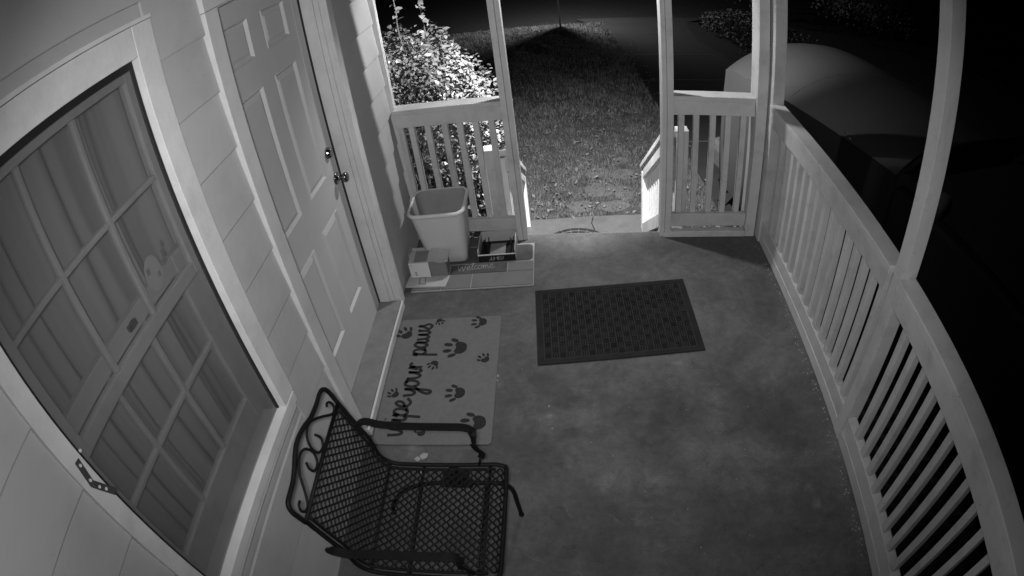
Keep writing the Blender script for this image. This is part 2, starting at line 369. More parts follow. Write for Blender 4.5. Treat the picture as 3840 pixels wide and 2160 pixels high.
wb(MB(), -.011, -.009, .4472, 1.2183, .7955, 2.1256).build('storm_pane', m_storm, window)
def sash(x0, x1, y0, y1, zb, zt, stile_l, stile_r, bot, top, vs, hs, nm):
    f = MB(); wb(f, x0, x1, y0, y0+stile_l, zb, zt); wb(f, x0, x1, y1-stile_r, y1, zb, zt)
    wb(f, x0+.001, x1-.001, y0+stile_l, y1-stile_r, zb, zb+bot); wb(f, x0+.001, x1-.001, y0+stile_l, y1-stile_r, zt-top, zt)
    f.build('sash', m_sash, window, .003)
    ly, hy, lz, hz = y0+stile_l, y1-stile_r, zb+bot, zt-top
    for yv in vs: wb(MB(), x0+.004, x1-.003, yv-.0085, yv+.0085, lz, hz).build('muntin', m_sash, window, .003)
    for zv in hs:
        e = [ly]+[q for yv in vs for q in (yv-.0087, yv+.0087)]+[hy]
        for i in range(0, len(e), 2): wb(MB(), x0+.0045, x1-.0035, e[i], e[i+1], zv-.0085, zv+.0085).build('muntin', m_sash, window, .003)
    ys = [ly]+list(vs)+[hy]; zs = [lz]+list(hs)+[hz]; xm = (x0+x1)/2
    for a, b in zip(ys, ys[1:]):
        for c, d in zip(zs, zs[1:]): wb(MB(), xm-.0015, xm+.0015, a+.0005, b-.0005, c+.0005, d-.0005).build('pane', m_pane, window)
sash(-.075, -.045, .43, 1.30, 1.432, 2.16, .068, .080, .044, .066, (.737, .975), (1.785,), 'upper')
sash(-.108, -.0765, .43, 1.30, .735, 1.536, .062, .130, .165, .060, (.712, .942), (1.186,), 'lower')
bx = thing('curtain', 'pale pleated curtain hanging behind the window panes', 'curtain', (-.16, .86, .6))
cu = MB(); NY, NZ = 150, 14
ph = [0.]
for i in range(NY): ph.append(ph[-1]+(.52 if i < 62 else .26)+.24*math.sin(i*.19)+.20*math.sin(i*.53+1)+random.uniform(-.12, .12))
for j in range(NZ+1):
    for i in range(NY+1):
        y = .34+1.02*i/NY; z = .62+1.62*j/NZ
        a = .017+.009*math.sin(i*.11+.5)
        cu.v.append((-.165+a*math.sin(ph[i]+.15*math.sin(j*.5))+.006*math.sin(j*.6+i*.1), y+.004*math.sin(j*.7+i*.3), z))
for j in range(NZ):
    for i in range(NY): cu.f.append((j*(NY+1)+i, j*(NY+1)+i+1, (j+1)*(NY+1)+i+1, (j+1)*(NY+1)+i))
cu.build('cloth', m_curtain, bx, 0, True)
# sash lock, stickers, bracket
lk = MB(); wb(lk, -.076, -.062, .862, .905, 1.500, 1.520); wb(lk, -.062, -.054, .872, .888, 1.504, 1.530); lk.build('sash_lock', m_brass, window, .003)
stk = MB(); stk.add([(-.0580, 1.052+.043*math.cos(R(a)), 1.566+.055*math.sin(R(a))) for a in range(0, 360, 15)], [tuple(range(24))]); stk.build('sticker', m_sash, window)
stk = MB()
for yy, zz, s in ((1.035, 1.585, .010), (1.075, 1.548, .008), (1.128, 1.585, .012), (1.118, 1.560, .009), (1.138, 1.61, .008)): MB().box(-.0578, -.0572, yy-s, yy+s*.6, zz-s, zz+s).build('sticker_print', m_carddark, window)

br = MB()
pA, pB, pC = Vector((.030, .409, 1.552)), Vector((.030, .397, 1.478)), Vector((.034, .432, 1.405))
br.tube([pA, pB], 0, flat=(.0095, .0016), up=(1, 0, 0)); br.tube([pB+Vector((.003, 0, .004)), pC], 0, flat=(.0095, .0016), up=(1, 0, 0))
br.build('hinge_bracket', m_bracket, window, .0008)
sc_ = MB()
for p in (pA*.82+pB*.18, pA*.2+pB*.8, pB*.75+pC*.25, pB*.45+pC*.55, Vector((.029, .436, 1.556))):
    MB().prism([(p.y+.0042*math.cos(R(a)), p.z+.0042*math.sin(R(a))) for a in range(0, 360, 40)], 'x', p.x+.001, p.x+.0055).build('screw_head', m_screw, window)
# door
DS, DY = -.033, 2.2
def db(mb, x0, x1, y0, y1, z0, z1): return mb.box(x0, x1, y0, y1, z0, z1, DS, DY)
XD = -.11
cols = ((1.885, 2.122), (2.250, 2.494)); rows = ((.335, .866), (1.055, 1.712), (1.842, 2.032))
dm = MB(); y0, y1, z0, z1 = 1.715, 2.660, .062, 2.145
ys = [y0, cols[0][0], cols[0][1], cols[1][0], cols[1][1], y1]
for i in (0, 2, 4): db(dm, XD-.04, XD, ys[i], ys[i+1], z0, z1)
zs = [z0, rows[0][0], rows[0][1], rows[1][0], rows[1][1], rows[2][0], rows[2][1], z1]
for a, b in cols:
    for i in range(0, 8, 2): db(dm, XD-.04, XD, a, b, zs[i], zs[i+1])
# weld the seams by building one flush front: a thin skin with the panel openings
door = dm.build('door', m_door, house)
def ring(a, b, c, d, ins, x): return [(x, y, z+DS*(y-DY)) for y, z in ((a+ins, c+ins), (b-ins, c+ins), (b-ins, d-ins), (a+ins, d-ins))]
for a, b in cols:
    for c, d in rows:
        pm = MB(); pm.rings([ring(a, b, c, d, i, XD+dx) for i, dx in ((0, .0), (.005, .004), (.016, -.010), (.022, -.010), (.040, -.002))], False, True)
        pm.build('panel', m_door, door)
db(MB(), XD, XD+.0018, 2.585, 2.655, .07, 2.13).build('edge_strip', m_door, door)
kn = MB()
def disc(mb, c, prof, n=24):   # profile (x offset, radius) turned about the x axis
    mb.rings([[(c[0]+dx, c[1]+r*math.cos(2*math.pi*j/n), c[2]+r*math.sin(2*math.pi*j/n)) for j in range(n)] for dx, r in prof], True, True)
disc(kn, (XD, 2.603, .978), ((0, .034), (.006, .034), (.010, .026), (.012, .012), (.034, .011), (.040, .020), (.050, .0275), (.060, .0275), (.068, .022), (.071, .010)))
kn.build('knob', m_brass, door, 0, True)
kn = MB(); disc(kn, (XD, 2.580, 1.142), ((0, .031), (.010, .031), (.016, .026), (.024, .025), (.026, .022), (.026, .004)))
kn.build('deadbolt', m_brass, door, 0, True)
fr = MB()
fr.box(-.20, -.125, 1.66, 1.712, 0, 2.2).box(-.125, -.010, 1.66, 1.700, 0, 2.2).box(-.20, -.126, 2.664, 2.75, 0, 2.2)
fr.box(-.125, -.041, 2.678, 2.75, 0, 2.19).box(-.0405, -.012, 2.684, 2.75, 0, 2.19).box(-.0115, .010, 2.690, 2.75, 0, 2.19)
fr.box(-.20, -.01, 1.712, 2.664, 2.150, 2.2)
fr.build('door_frame', m_trim, house, .002)
cs = MB(); cs.box(-.018, .027, 1.611, 1.699, 0, 2.16).box(-.018, .027, 2.692, 2.765, 0, 2.14).box(-.018, .0265, 1.611, 2.765, 2.161, 2.25)
cs.build('door_casing', m_trim, house, .003)
MB().box(-.124, -.106, 2.6605, 2.6775, .06, 2.14).build('weather_strip', m_dark, house)
MB().box(-.125, .026, 1.700, 2.684, .0, .058, -.01, 2.2).build('threshold', m_sill, house, .003)
MB().box(.0265, .040, 1.690, 2.690, .0, .050, -.01, 2.2).build('threshold_nose', m_trim, house, .003)

# ------------------------------------------------------------------ posts
AL = math.atan(KF)
def front_box(mb, x0, x1, o0, o1, z0, z1):
    # box in the front frame: x along the porch edge, o = depth behind the posts' faces
    v = [(x, fy(x)+o, z) for x in (x0, x1) for o in (o0, o1) for z in (z0, z1)]
    return mb.add(v, [(0, 1, 3, 2), (4, 6, 7, 5), (0, 4, 5, 1), (2, 3, 7, 6), (0, 2, 6, 4), (1, 5, 7, 3)])
PT = 2.9
p = thing('porch_post', 'painted post between the short railing by the house and the steps', 'post', (.756, fy(.756), 0), 0, 'porch posts')
front_box(MB(), .7214, .7590, 0, .089, 0, PT).build('board', m_rail, p, .003); front_box(MB(), .7602, .7907, .006, .092, 0, PT).build('board', m_rail, p, .003)
p = thing('porch_post', 'painted post with chipped foot where the steps meet the second railing', 'post', (1.724, fy(1.724), 0), 0, 'porch posts')
front_box(MB(), 1.7190, 1.7585, 0, .089, 0, PT).build('board', m_rail, p, .003); front_box(MB(), 1.6886, 1.7178, .006, .092, 0.0, PT).build('board', m_rail, p, .003)
p = thing('porch_post', 'corner post where the front and side railings meet', 'post', (2.33, fy(2.33), 0), 0, 'porch posts')
front_box(MB(), 2.2898, 2.3600, 0, .135, 0, PT).build('board', m_rail, p, .003)
MB().box(2.3715, 2.4505, 3.148, 3.236, 0, PT).build('board', m_rail, p, .003)
p = thing('porch_post', 'tall post rising through the middle of the side railing', 'post', (2.416, 1.52, 0), 0, 'porch posts')
MB().box(2.3805, 2.4535, 1.4843, 1.5587, 0, PT).build('board', m_rail, p, .003)
MB().box(2.3795, 2.4545, 1.480, 1.484, 0, PT).build('edge_board', m_rail, p, .001)

# ------------------------------------------------------------------ railings
def front_rail(label, x0, x1, bal, kick):
    t = thing('porch_railing', label, 'railing', ((x0+x1)/2, fy((x0+x1)/2)+.06, 0), AL, 'porch railings')
    front_box(MB(), x0, x1, .018, .122, .9815, 1.0172).build('cap', m_rail, t, .004)
    front_box(MB(), x0+.001, x1-.001, .0221, .048, .8905, .9810).build('top_rail', m_rail, t, .003)
    front_box(MB(), x0+.001, x1-.001, .0221, .060, .0734, .1708).build('bottom_rail', m_rail, t, .003)
    if kick: front_box(MB(), x0-.05, x1-.002, -.004, .05, .001, .046).build('kick_board', m_rail, t, .003)
    me = MB().box(-.019, .019, 0, .036, .165, .985).mesh('baluster')
    inv = parent_world(t).inverted()
    for xb in bal: link('baluster', me, m_rail, t, .0025, inv @ Vector((xb+random.uniform(-.002, .002), fy(xb)+.0485+random.uniform(0, .002), 0)), (0, random.uniform(-.003, .003), random.uniform(-.02, .02)))
    return t
front_rail('short painted railing between the house corner and the steps, bin in front', .037, .7205, (.037+.02, .128, .240, .346, .4435, .5455, .6435), False)
front_rail('short painted railing between the steps and the corner post', 1.7595, 2.2890, (1.816, 1.916, 2.0185, 2.12, 2.225), True)
fk = thing_fk = None
for xa, xb, d in ((1.762, 1.842, .016), (2.075, 2.112, .008), (2.205, 2.228, .006)):
    rr_ = [o for o in COL.objects if o.name == 'porch_railing.001'][0]
    MB().add([(xa, fy(xa)+.020, .0735), (xb, fy(xb)+.020, .0735), (xb-.004, fy(xb)+.014, .0735-d), ((xa+xb)/2, fy(xa)+.012, .0735-.5*d), (xa+.006, fy(xa)+.016, .0735-.7*d)], [(0, 1, 2, 3, 4)]).build('paint_flake', m_white_wood, rr_)
def side_rail(label, ya, yb, bal):
    t = thing('porch_railing', label, 'railing', (2.41, (ya+yb)/2, 0), 0, 'porch railings')
    MB().box(2.350, 2.4515, ya, yb, .9815, 1.0172).build('cap', m_rail, t, .004)
    MB().box(2.3526, 2.3790, ya+.001, yb-.001, .8905, .9810).build('top_rail', m_rail, t, .003)
    MB().box(2.3839, 2.436, ya+.001, yb-.001, .0734, .1708).build('bottom_rail', m_rail, t, .003)
    MB().box(2.3816, 2.44, ya+.002, yb-.002, .001, .073).build('kick_board', m_rail, t, .003)
    me = MB().box(0, .038, -.019, .019, .168, .985).mesh('baluster')
    inv = parent_world(t).inverted()
    for yy in bal: link('baluster', me, m_rail, t, .0025, inv @ Vector((2.386+random.uniform(0, .002), yy+random.uniform(-.002, .002), 0)), (random.uniform(-.003, .003), 0, random.uniform(-.03, .03)))
side_rail('side railing from the corner post to the tall middle post', 1.560, 3.146, [1.626+.0988*i for i in range(15)])
side_rail('side railing nearest the chair, open gaps black against the night', -1.2, 1.479, [1.357-.1038*i for i in range(23)])
# stair railings
def stair_rail(label, s, xi, ytop, ztop, slope, yn, zpad):
    # s = +1: rail stands outward to +x, -1: to -x ; xi inner face
    t = thing('stair_railing', label, 'railing', (xi, yn, -.75), 0, 'stair railings')
    def X(a, b): return (xi+s*a, xi+s*b) if s > 0 else (xi+s*b, xi+s*a)
    def zt(y): return ztop+slope*(y-ytop)
    def bar(mb, a, b, ya, yb, lo, hi):
        x0, x1 = X(a, b); v = [(x, y, zt(y)+d) for x in (x0, x1) for y in (ya, yb) for d in (lo, hi)]
        return mb.add(v, [(0, 1, 3, 2), (4, 6, 7, 5), (0, 4, 5, 1), (2, 3, 7, 6), (0, 2, 6, 4), (1, 5, 7, 3)])
    ye = yn+.10
    bar(MB(), -.012, .10, ytop-.02, ye, -.046, 0).build('cap', m_rail, t, .004)
    bar(MB(), 0, .038, ytop, yn, -.160, -.047).build('top_rail', m_rail, t, .003)
    bar(MB(), 0, .038, ytop-.1, yn, -.745, -.625).build('bottom_rail', m_rail, t, .003)
    x0, x1 = X(.0, .089); MB().box(x0, x1, yn, yn+.089, zpad, zt(yn+.089)-.048).build('newel', m_white_wood, t, .003)
    x0, x1 = X(.092, .176); MB().box(x0, x1, ytop-.03, ytop+.055, -.6, ztop+.02).build('upper_newel', m_rail, t, .004)
    x0, x1 = X(.0385, .076)
    y = ytop+.05
    while y < yn-.05:
        MB().add([(x, yy, zt(yy)+d) for x in (x0, x1) for yy in (y, y+.036) for d in (-.70, -.05)], [(0, 1, 3, 2), (4, 6, 7, 5), (0, 4, 5, 1), (2, 3, 7, 6), (0, 2, 6, 4), (1, 5, 7, 3)]).build('baluster', m_white_wood, t, .002)
        y += .098
stair_rail('brightly lit stair railing below the second front railing', 1, 1.735, 3.50, .665, -.765, 4.40, -.75)
stair_rail('stair railing beside the leafy bush', -1, .722, 3.50, .60, -.655, 4.52, -.75)

# ------------------------------------------------------------------ mats on the porch floor
dmat = thing('rubber_doormat', 'dark rectangular rubber doormat with basket-weave ribs, edge split', 'doormat', (.8689, 2.142, 0), .0367)
Wd, Hd = .9146, .6127
b_ = MB()
b_.box(0, Wd, 0, Hd, .0005, .005); b_.build('base', m_rubber, dmat, .002, world=False)
e_ = MB(); bw_ = .034
e_.box(0, .552, 0, bw_, .0052, .0085).box(.558, Wd, 0, bw_, .0052, .0085).box(0, Wd, Hd-bw_, Hd, .0052, .0085).box(0, bw_, bw_+.0005, Hd-bw_-.0005, .0052, .0085).box(Wd-bw_, Wd, bw_+.0005, Hd-bw_-.0005, .0052, .0085)
e_.build('border', m_rubber, dmat, .0015, world=False)
MB().box(bw_+.002, Wd-bw_-.002, bw_+.002, Hd-bw_-.002, .0051, .0056).build('field', m_dust, dmat, 0, world=False)
rb = MB(); nx, ny = 21, 13; cw, ch = (Wd-2*bw_-.012)/nx, (Hd-2*bw_-.012)/ny
for i in range(nx):
    for j in range(ny):
        ox, oy = bw_+.006+i*cw, bw_+.006+j*ch
        for k in range(3):
            h = .0078+random.uniform(-.0006, .0012)
            if (i+j) % 2 == 0: rb.box(ox+.003, ox+cw-.003, oy+.002+k*ch/3, oy+.002+k*ch/3+ch/3-.0045, .0052, h)
            else: rb.box(ox+.002+k*cw/3, ox+.002+k*cw/3+cw/3-.0045, oy+.003, oy+ch-.003, .0052, h)
o = rb.build('rib', m_rib, dmat, 0, world=False); o['kind'] = 'stuff'

LET = {
 'w': ([[(0, .95), (.10, .25), (.28, 0), (.48, .3), (.54, .92), (.60, .25), (.78, 0), (.98, .35), (.98, .92), (1.14, .85)]], 1.12),
 'i': ([[(0, .25), (.16, .92), (.18, .2), (.32, 0), (.5, .18)], [(.16, 1.38), (.20, 1.42)]], .46),
 'p': ([[(0, .6), (.14, .95), (.10, .0), (.06, -.95)], [(.12, .55), (.34, .95), (.62, .82), (.64, .3), (.40, 0), (.12, .2)], [(.5, .05), (.86, .2)]], .80),
 'e': ([[(0, .3), (.40, .5), (.50, .85), (.30, 1), (.08, .6), (.2, .1), (.5, 0), (.8, .28)]], .74),
 'y': ([[(0, .95), (.08, .35), (.28, .12), (.52, .45), (.62, .95), (.60, .2), (.52, -.75), (.34, -1.0), (.2, -.75), (.4, -.25), (.84, .25)]], .80),
 'o': ([[(.55, .88), (.25, 1), (.04, .5), (.25, 0), (.55, .2), (.62, .7), (.42, .98), (.84, .85)]], .80),
 'u': ([[(0, .95), (.06, .3), (.28, 0), (.52, .35), (.62, .95), (.62, .22), (.78, 0), (.95, .22)]], .92),
 'r': ([[(0, .3), (.16, .98), (.2, .45), (.2, 0)], [(.2, .5), (.38, .92), (.66, .82)]], .70),
 'a': ([[(.6, .85), (.3, 1), (.05, .5), (.25, 0), (.5, .25), (.62, .92), (.62, .22), (.78, 0), (.95, .22)]], .92),
 's': ([[(-.05, .1), (.28, .55), (.42, 1.05), (.46, .65), (.62, .25), (.4, -.05), (.08, .12)]], .66),
 'W': ([[(0, 1.7), (.2, .1), (.3, 0), (.6, 1.1), (.8, .05), (.9, 0), (1.3, 1.8)]], 1.35),
 'l': ([[(0, .2), (.3, 1.3), (.25, 1.75), (.12, 1.4), (.16, .2), (.32, 0), (.5, .2)]], .46),
 'c': ([[(.5, .85), (.25, 1), (.05, .5), (.25, 0), (.6, .25)]], .56),
 'm': ([[(0, .3), (.1, .95), (.12, 0)], [(.12, .5), (.3, .95), (.42, .6), (.44, 0)], [(.44, .5), (.62, .95), (.74, .6), (.76, .1), (.9, 0), (1.05, .22)]], 1.0),
 'J': ([[(.5, 1), (.5, .25), (.35, 0), (.12, 0), (0, .2)]], .62), 'U': ([[(0, 1), (0, .2), (.15, 0), (.4, 0), (.55, .2), (.55, 1)]], .68),
 'M': ([[(0, 0), (0, 1), (.35, .45), (.7, 1), (.7, 0)]], .85), 'I': ([[(.05, 0), (.05, 1)]], .24), 'E': ([[(.5, 1), (0, 1), (0, 0), (.5, 0)], [(0, .5), (.42, .5)]], .64), 'N': ([[(0, 0), (0, 1), (.55, 0), (.55, 1)]], .7),
 'A': ([[(0, 0), (.3, 1), (.6, 0)], [(.1, .35), (.5, .35)]], .72), 'T': ([[(0, 1), (.6, 1)], [(.3, 1), (.3, 0)]], .68), 'C': ([[(.55, .85), (.3, 1), (.05, .7), (.05, .3), (.3, 0), (.55, .15)]], .68),
}
def lettering(text, org, du, dv, nrm, size, half, thick, straight=False, squash=1.):
    # strokes laid on the plane org + u du + v dv ; du, dv unit vectors, nrm the plane's normal
    mb = MB(); u = 0.; org, du, dv, nrm = (Vector(q) for q in (org, du, dv, nrm))
    for chx in text:
        if chx == ' ': u += .6; continue
        strokes, adv = LET[chx]
        for s in strokes:
            pts = [Vector((a*squash+u, b, 0)) for a, b in s]
            if not straight and len(pts) > 2: pts = smooth_path(pts, 5)
            mb.tube([org+du*(q.x*size)+dv*(q.y*size) for q in pts], 0, flat=(half, thick), up=nrm)
        u += adv*squash
    return mb
pmat = thing('paw_doormat', 'pale fibre doormat lettered in script with dark paw prints by the door', 'doormat', (.352, 2.09, 0), -.012)
pm = MB(); pm.rings([rrect(.352, 2.09, .606, .915, .02, z, 4) for z in (.0006, .009)], True, True); pm.build('base', m_coir, pmat, .002)
UP = (0, 0, 1)
def word(tx, x, y, tilt, size): 
    du = (math.sin(tilt), math.cos(tilt), 0); dv = (-math.cos(tilt), math.sin(tilt), 0)
    lettering(tx, (x, y, .0096), du, dv, UP, size, .0082, .0010).build('lettering', m_print, pmat)
word('wipe', .196, 1.684, .07, .078); word('your', .234, 1.950, .02, .076); word('paws', .240, 2.245, .02, .074)
def paw(x, y, s, ang):
    mb = MB(); c, sn = math.cos(ang), math.sin(ang)
    def P(a, b): return (x+s*(a*c-b*sn), y+s*(a*sn+b*c), 0)
    def flatpoly(q): k = len(q); mb.add([(p[0], p[1], .0092) for p in q]+[(p[0], p[1], .0108) for p in q], [tuple(range(k))[::-1], tuple(range(k, 2*k))]+[(i, (i+1) % k, k+(i+1) % k, k+i) for i in range(k)])
    pad = [(.42, 0), (.38, .30), (.12, .56), (-.28, .62), (-.52, .38), (-.40, 0), (-.52, -.38), (-.28, -.62), (.12, -.56), (.38, -.30)]
    flatpoly([P(-q.x, q.y) for q in smooth_path([Vector((a, b, 0)) for a, b in pad], 3, True)])
    for tx, ty, a, l, w_ in ((.62, .80, 25, .34, .17), (1.05, .33, 8, .36, .18), (1.05, -.33, -8, .36, .18), (.62, -.80, -25, .34, .17)):
        flatpoly([P(tx+l*math.cos(R(q))*math.cos(R(a))-w_*math.sin(R(q))*math.sin(R(a)), ty+l*math.cos(R(q))*math.sin(R(a))+w_*math.sin(R(q))*math.cos(R(a))) for q in range(0, 360, 30)])
    mb.build('paw_print', m_print, pmat)
PI = math.pi
for a in ((.549, 2.499, .050, PI), (.442, 2.295, .074, PI-.05), (.587, 2.194, .038, PI-.9), (.306, 2.185, .036, PI+1.1), (.471, 1.964, .058, PI), (.108, 2.413, .054, PI-.9), (.120, 1.959, .036, PI-.6),
          (.590, 1.768, .070, PI+.15), (.300, 1.700, .034, PI/2+.3), (.285, 2.532, .030, -PI/2+.4)): paw(*a)
wmat = thing('welcome_mat', 'grey stone-patterned welcome mat under the bin and boxes', 'doormat', (.45, 3.03, 0))
MB().box(.06, .838, 2.806, 3.256, .0006, .012).build('base', m_grout, wmat, .003)
def tile(x0, x1, y0, y1, m=m_tile): MB().box(x0, x1, y0, y1, .0122, .0175).build('tile', m, wmat, .0018)
for a in ((.066, .250, 2.812, 2.950), (.256, .441, 2.812, 2.950), (.448, .832, 2.812, 2.950), (.670, .832, 2.956, 3.050), (.066, .288, 2.956, 3.050)): tile(*a)
tile(.294, .664, 2.956, 3.050, m_tiledark)
iq = MB(); iq.rings([rrect(.449, 3.150, .755, .172, .03, z, 5) for z in (.0122, .0165)], True, True); iq.build('inset', m_tiledark, wmat, .001)
lettering('Welcome', (.345, 2.985, .0182), (.998, .06, 0), (-.06, .998, 0), UP, .040, .0016, .0006, squash=1.05).build('lettering', m_grout, wmat)

# ------------------------------------------------------------------ bin and boxes
bn = thing('waste_bin', 'pale open plastic waste bin in the corner behind the boxes', 'bin', (.27, 3.17, .018))
def bin_ring(t, off, z): 
    w0, d0, w1, d1 = .262, .205, .345, .318
    return rrect(.272+(.2645-.272)*t, 3.182+(3.171-3.182)*t, w0+(w1-w0)*t+2*off, d0+(d1-d0)*t+2*off, .040+.018*t+off, z, 7)
bm_ = MB(); bm_.rings([bin_ring(0, -.008, .0185), bin_ring(0, 0, .026)]+[bin_ring(t/6, 0, .026+(.425-.026)*t/6) for t in range(1, 7)]+[bin_ring(1, .001, .436), bin_ring(1, -.003, .439)], True, False)
bm_.build('body', m_bin, bn, 0, True)
bm_ = MB(); bm_.rings([bin_ring(1, -.0035, .441), bin_ring(.97, -.006, .425)]+[bin_ring(t/6, -.006, .030+(.420-.030)*t/6) for t in range(5, -1, -1)], False, True); bm_.build('inner_wall', m_bin_shade, bn, 0, True)
bm_ = MB(); bm_.rings([bin_ring(1, .0015, .418), bin_ring(1, .010, .420), bin_ring(1, .013, .430), bin_ring(1, .010, .444), bin_ring(1, .0, .447), bin_ring(1, -.0065, .443)], False, False)
bm_.build('rim', m_bin, bn, 0, True)
fb = thing('flattened_carton', 'flattened brown carton with a small printed panel under the little box', 'carton', (.16, 2.9, .018))
MB().prism([(.020, 2.842), (.285, 2.822), (.305, 2.930), (.225, 2.965), (.03, 2.955)], 'z', .0182, .030).build('sheet', m_card, fb, .002)
MB().prism([(.105, 2.858), (.155, 2.852), (.145, 2.925), (.103, 2.930)], 'z', .0301, .0312).build('printed_panel', m_carddark, fb)
MB().prism([(.114, 2.866), (.147, 2.862), (.139, 2.917), (.111, 2.920)], 'z', .0313, .0318).build('printed_panel', m_card, fb)
cb = thing('open_carton', 'pale open carton pushed between the bin and the house wall', 'carton', (.13, 3.13, .018))
c_ = MB(); zz0, zz1 = .0182, .118
c_.box(.024, .246, 3.062, 3.066, zz0, zz1).box(.024, .246, 3.150, 3.154, zz0, zz1-.012).box(.020, .0235, 3.062, 3.154, zz0, zz1).box(.2465, .250, 3.062, 3.154, zz0, zz1-.02).box(.024, .246, 3.067, 3.149, zz0, .023)
c_.build('walls', m_card, cb, .0012)
sb = thing('small_carton', 'small torn carton with a white printed side on the flattened one', 'carton', (.17, 2.99, .03), .0)
MB().prism([(.050, 2.925), (.182, 2.922), (.178, 3.055), (.046, 3.050)], 'z', .0315, .152).build('body', m_card, sb, .003)
MB().prism([(.051, 2.9225), (.1815, 2.9195), (.1815, 2.9213), (.051, 2.9243)], 'z', .036, .149).build('white_side', m_white, sb)
MB().box(.183, .292, 2.930, 2.934, .0315, .148).box(.288, .292, 2.935, 3.040, .0315, .140).box(.183, .287, 3.036, 3.040, .0315, .146).box(.183, .287, 2.935, 3.035, .0315, .034).build('torn_end', m_carddark, sb, .001)
MB().prism([(.085, 2.930), (.172, 2.930), (.170, 3.048), (.083, 3.046)], 'z', .1523, .1532).build('tape_panel', m_carddark, sb)
fl = MB()
for i in range(9):
    x = .181+.128*i/8; z = .152+.004*math.sin(i*.8)-.004*i/8
    fl.v += [(x, 2.918+.004*math.sin(i), z), (x, 3.050-.01*i/8, z+.006), (x, 2.918+.004*math.sin(i), z+.003), (x, 3.050-.01*i/8, z+.009)]
for i in range(8):
    k = 4*i; fl.f += [(k, k+1, k+5, k+4), (k+2, k+6, k+7, k+3), (k, k+4, k+6, k+2), (k+1, k+3, k+7, k+5)]
fl.f += [(0, 2, 3, 1), (32, 33, 35, 34)]
fl.build('flap', m_card, sb)
lettering('ATNC', (.0525+.043, 2.9215, .052), (-.12, 0, .99), (-.99, 0, -.12), (0, -1, 0), .011, .0011, .0004, True).build('lettering', m_black, sb)
mk = MB()
for xx, zz in ((.065, .13), (.125, .095), (.146, .088), (.16, .10)): MB().box(xx, xx+.006, 2.9213-.0005, 2.9223, zz, zz+.006).build('printed_mark', m_bracket, sb)
jb = thing('black_tray_box', 'black printed tray box with pale rim on the welcome mat', 'box', (.6, 3.18, .018))
MB().box(.482, .716, 3.072, 3.290, .0182, .024).build('floor', m_black, jb)
MB().box(.478, .720, 3.064, 3.0715, .0182, .066).build('front_wall', m_black, jb, .001)
MB().box(.476, .4815, 3.072, 3.285, .0182, .098).build('side_wall', m_card, jb, .001); MB().box(.7165, .722, 3.072, 3.285, .0182, .098).build('side_wall', m_card, jb, .001)
MB().box(.482, .716, 3.2865, 3.292, .0182, .105).build('back_wall', m_card, jb, .001)
MB().box(.4745, .7235, 3.0635, 3.0725, .0662, .072).build('front_edge', m_card, jb, .001)
MB().box(.545, .648, 3.100, 3.245, .0242, .034).build('insert', m_carddark, jb, .002)
bs = MB()
for i in range(26):
    x = random.choice((random.uniform(.486, .535), random.uniform(.658, .712))); y = random.uniform(3.09, 3.27)
    bs.box(x, x+.004, y, y+random.uniform(.01, .03), .0242, .06)
o = bs.build('crinkle', m_black, jb); o['kind'] = 'stuff'
lettering('JUMIEN', (.548, 3.0632, .030), (1, 0, 0), (0, 0, 1), (0, -1, 0), .026, .0022, .0005, True).build('lettering', m_grout, jb)
tk = MB()
for i in range(9): tk.box(.552+.011*i, .556+.011*i, 3.108, 3.112+.006*(i % 3), .0342, .0350)
tk.build('printed_mark', m_card, jb)

# ------------------------------------------------------------------ the iron chair
ch = thing('patio_chair', 'black wrought-iron patio chair with mesh seat and scrolled back', 'chair', (.52, 1.0, 0))
def bpx(z): return .335-.257*(z-.43)
def bk(y, z, off=0.): return (bpx(z)+off, y, z)
YN, YF = .752, 1.244
def seat_path(y):   # side profile: down the back, round the bend, along the seat, over the front
    a = [bk(y, .80), bk(y, .70), bk(y, .60), bk(y, .52), (.326, y, .468), (.345, y, .440), (.375, y, .424), (.42, y, .418), (.55, y, .415), (.70, y, .417), (.758, y, .418), (.780, y, .410), (.790, y, .392)]
    return smooth_path(a, 4)
# outer frame: one bent tube
def frame_side(y): return [bk(y, .80), bk(y, .70), bk(y, .58), (.300, y, .49), (.322, y, .442), (.360, y, .421), (.42, y, .416), (.60, y, .414), (.755, y, .416)]
top = [(1.244, .80), (1.244, .862), (1.232, .888), (1.205, .899), (1.150, .898), (1.085, .906), (1.035, .922), (.975, .930), (.930, .922), (.885, .908), (.838, .898), (.790, .897), (.760, .893), (.745, .868), (.748, .80)]
top = [bk(a, b) for a, b in top]
ff = [(.785, YF-.006, .412), (.796, YF-.03, .408), (.798, 1.0, .404), (.796, YN+.03, .408), (.785, YN+.006, .412)]
loop = list(reversed(smooth_path(frame_side(YF), 3)))+smooth_path(top, 4)+smooth_path(frame_side(YN), 3)+list(reversed(smooth_path(ff, 4)))
MB().tube(loop+[loop[0]], .0085, 8, up=(.2, .1, 1), cap=False).build('frame', m_iron, ch, 0, True)
for nm, path in (('inner_rail', smooth_path([bk(1.222, .80)]+[(a[0], 1.222, a[2]) for a in frame_side(0)[1:]], 3)), ('inner_rail', smooth_path([bk(.774, .80)]+[(a[0], .774, a[2]) for a in frame_side(0)[1:]], 3))):
    MB().tube(path, .006, 7, up=(0, 1, 0)).build(nm, m_iron, ch, 0, True)
MB().tube([bk(.745, .80), bk(1.247, .80)], .0075, 8).build('back_bar', m_iron, ch, 0, True)
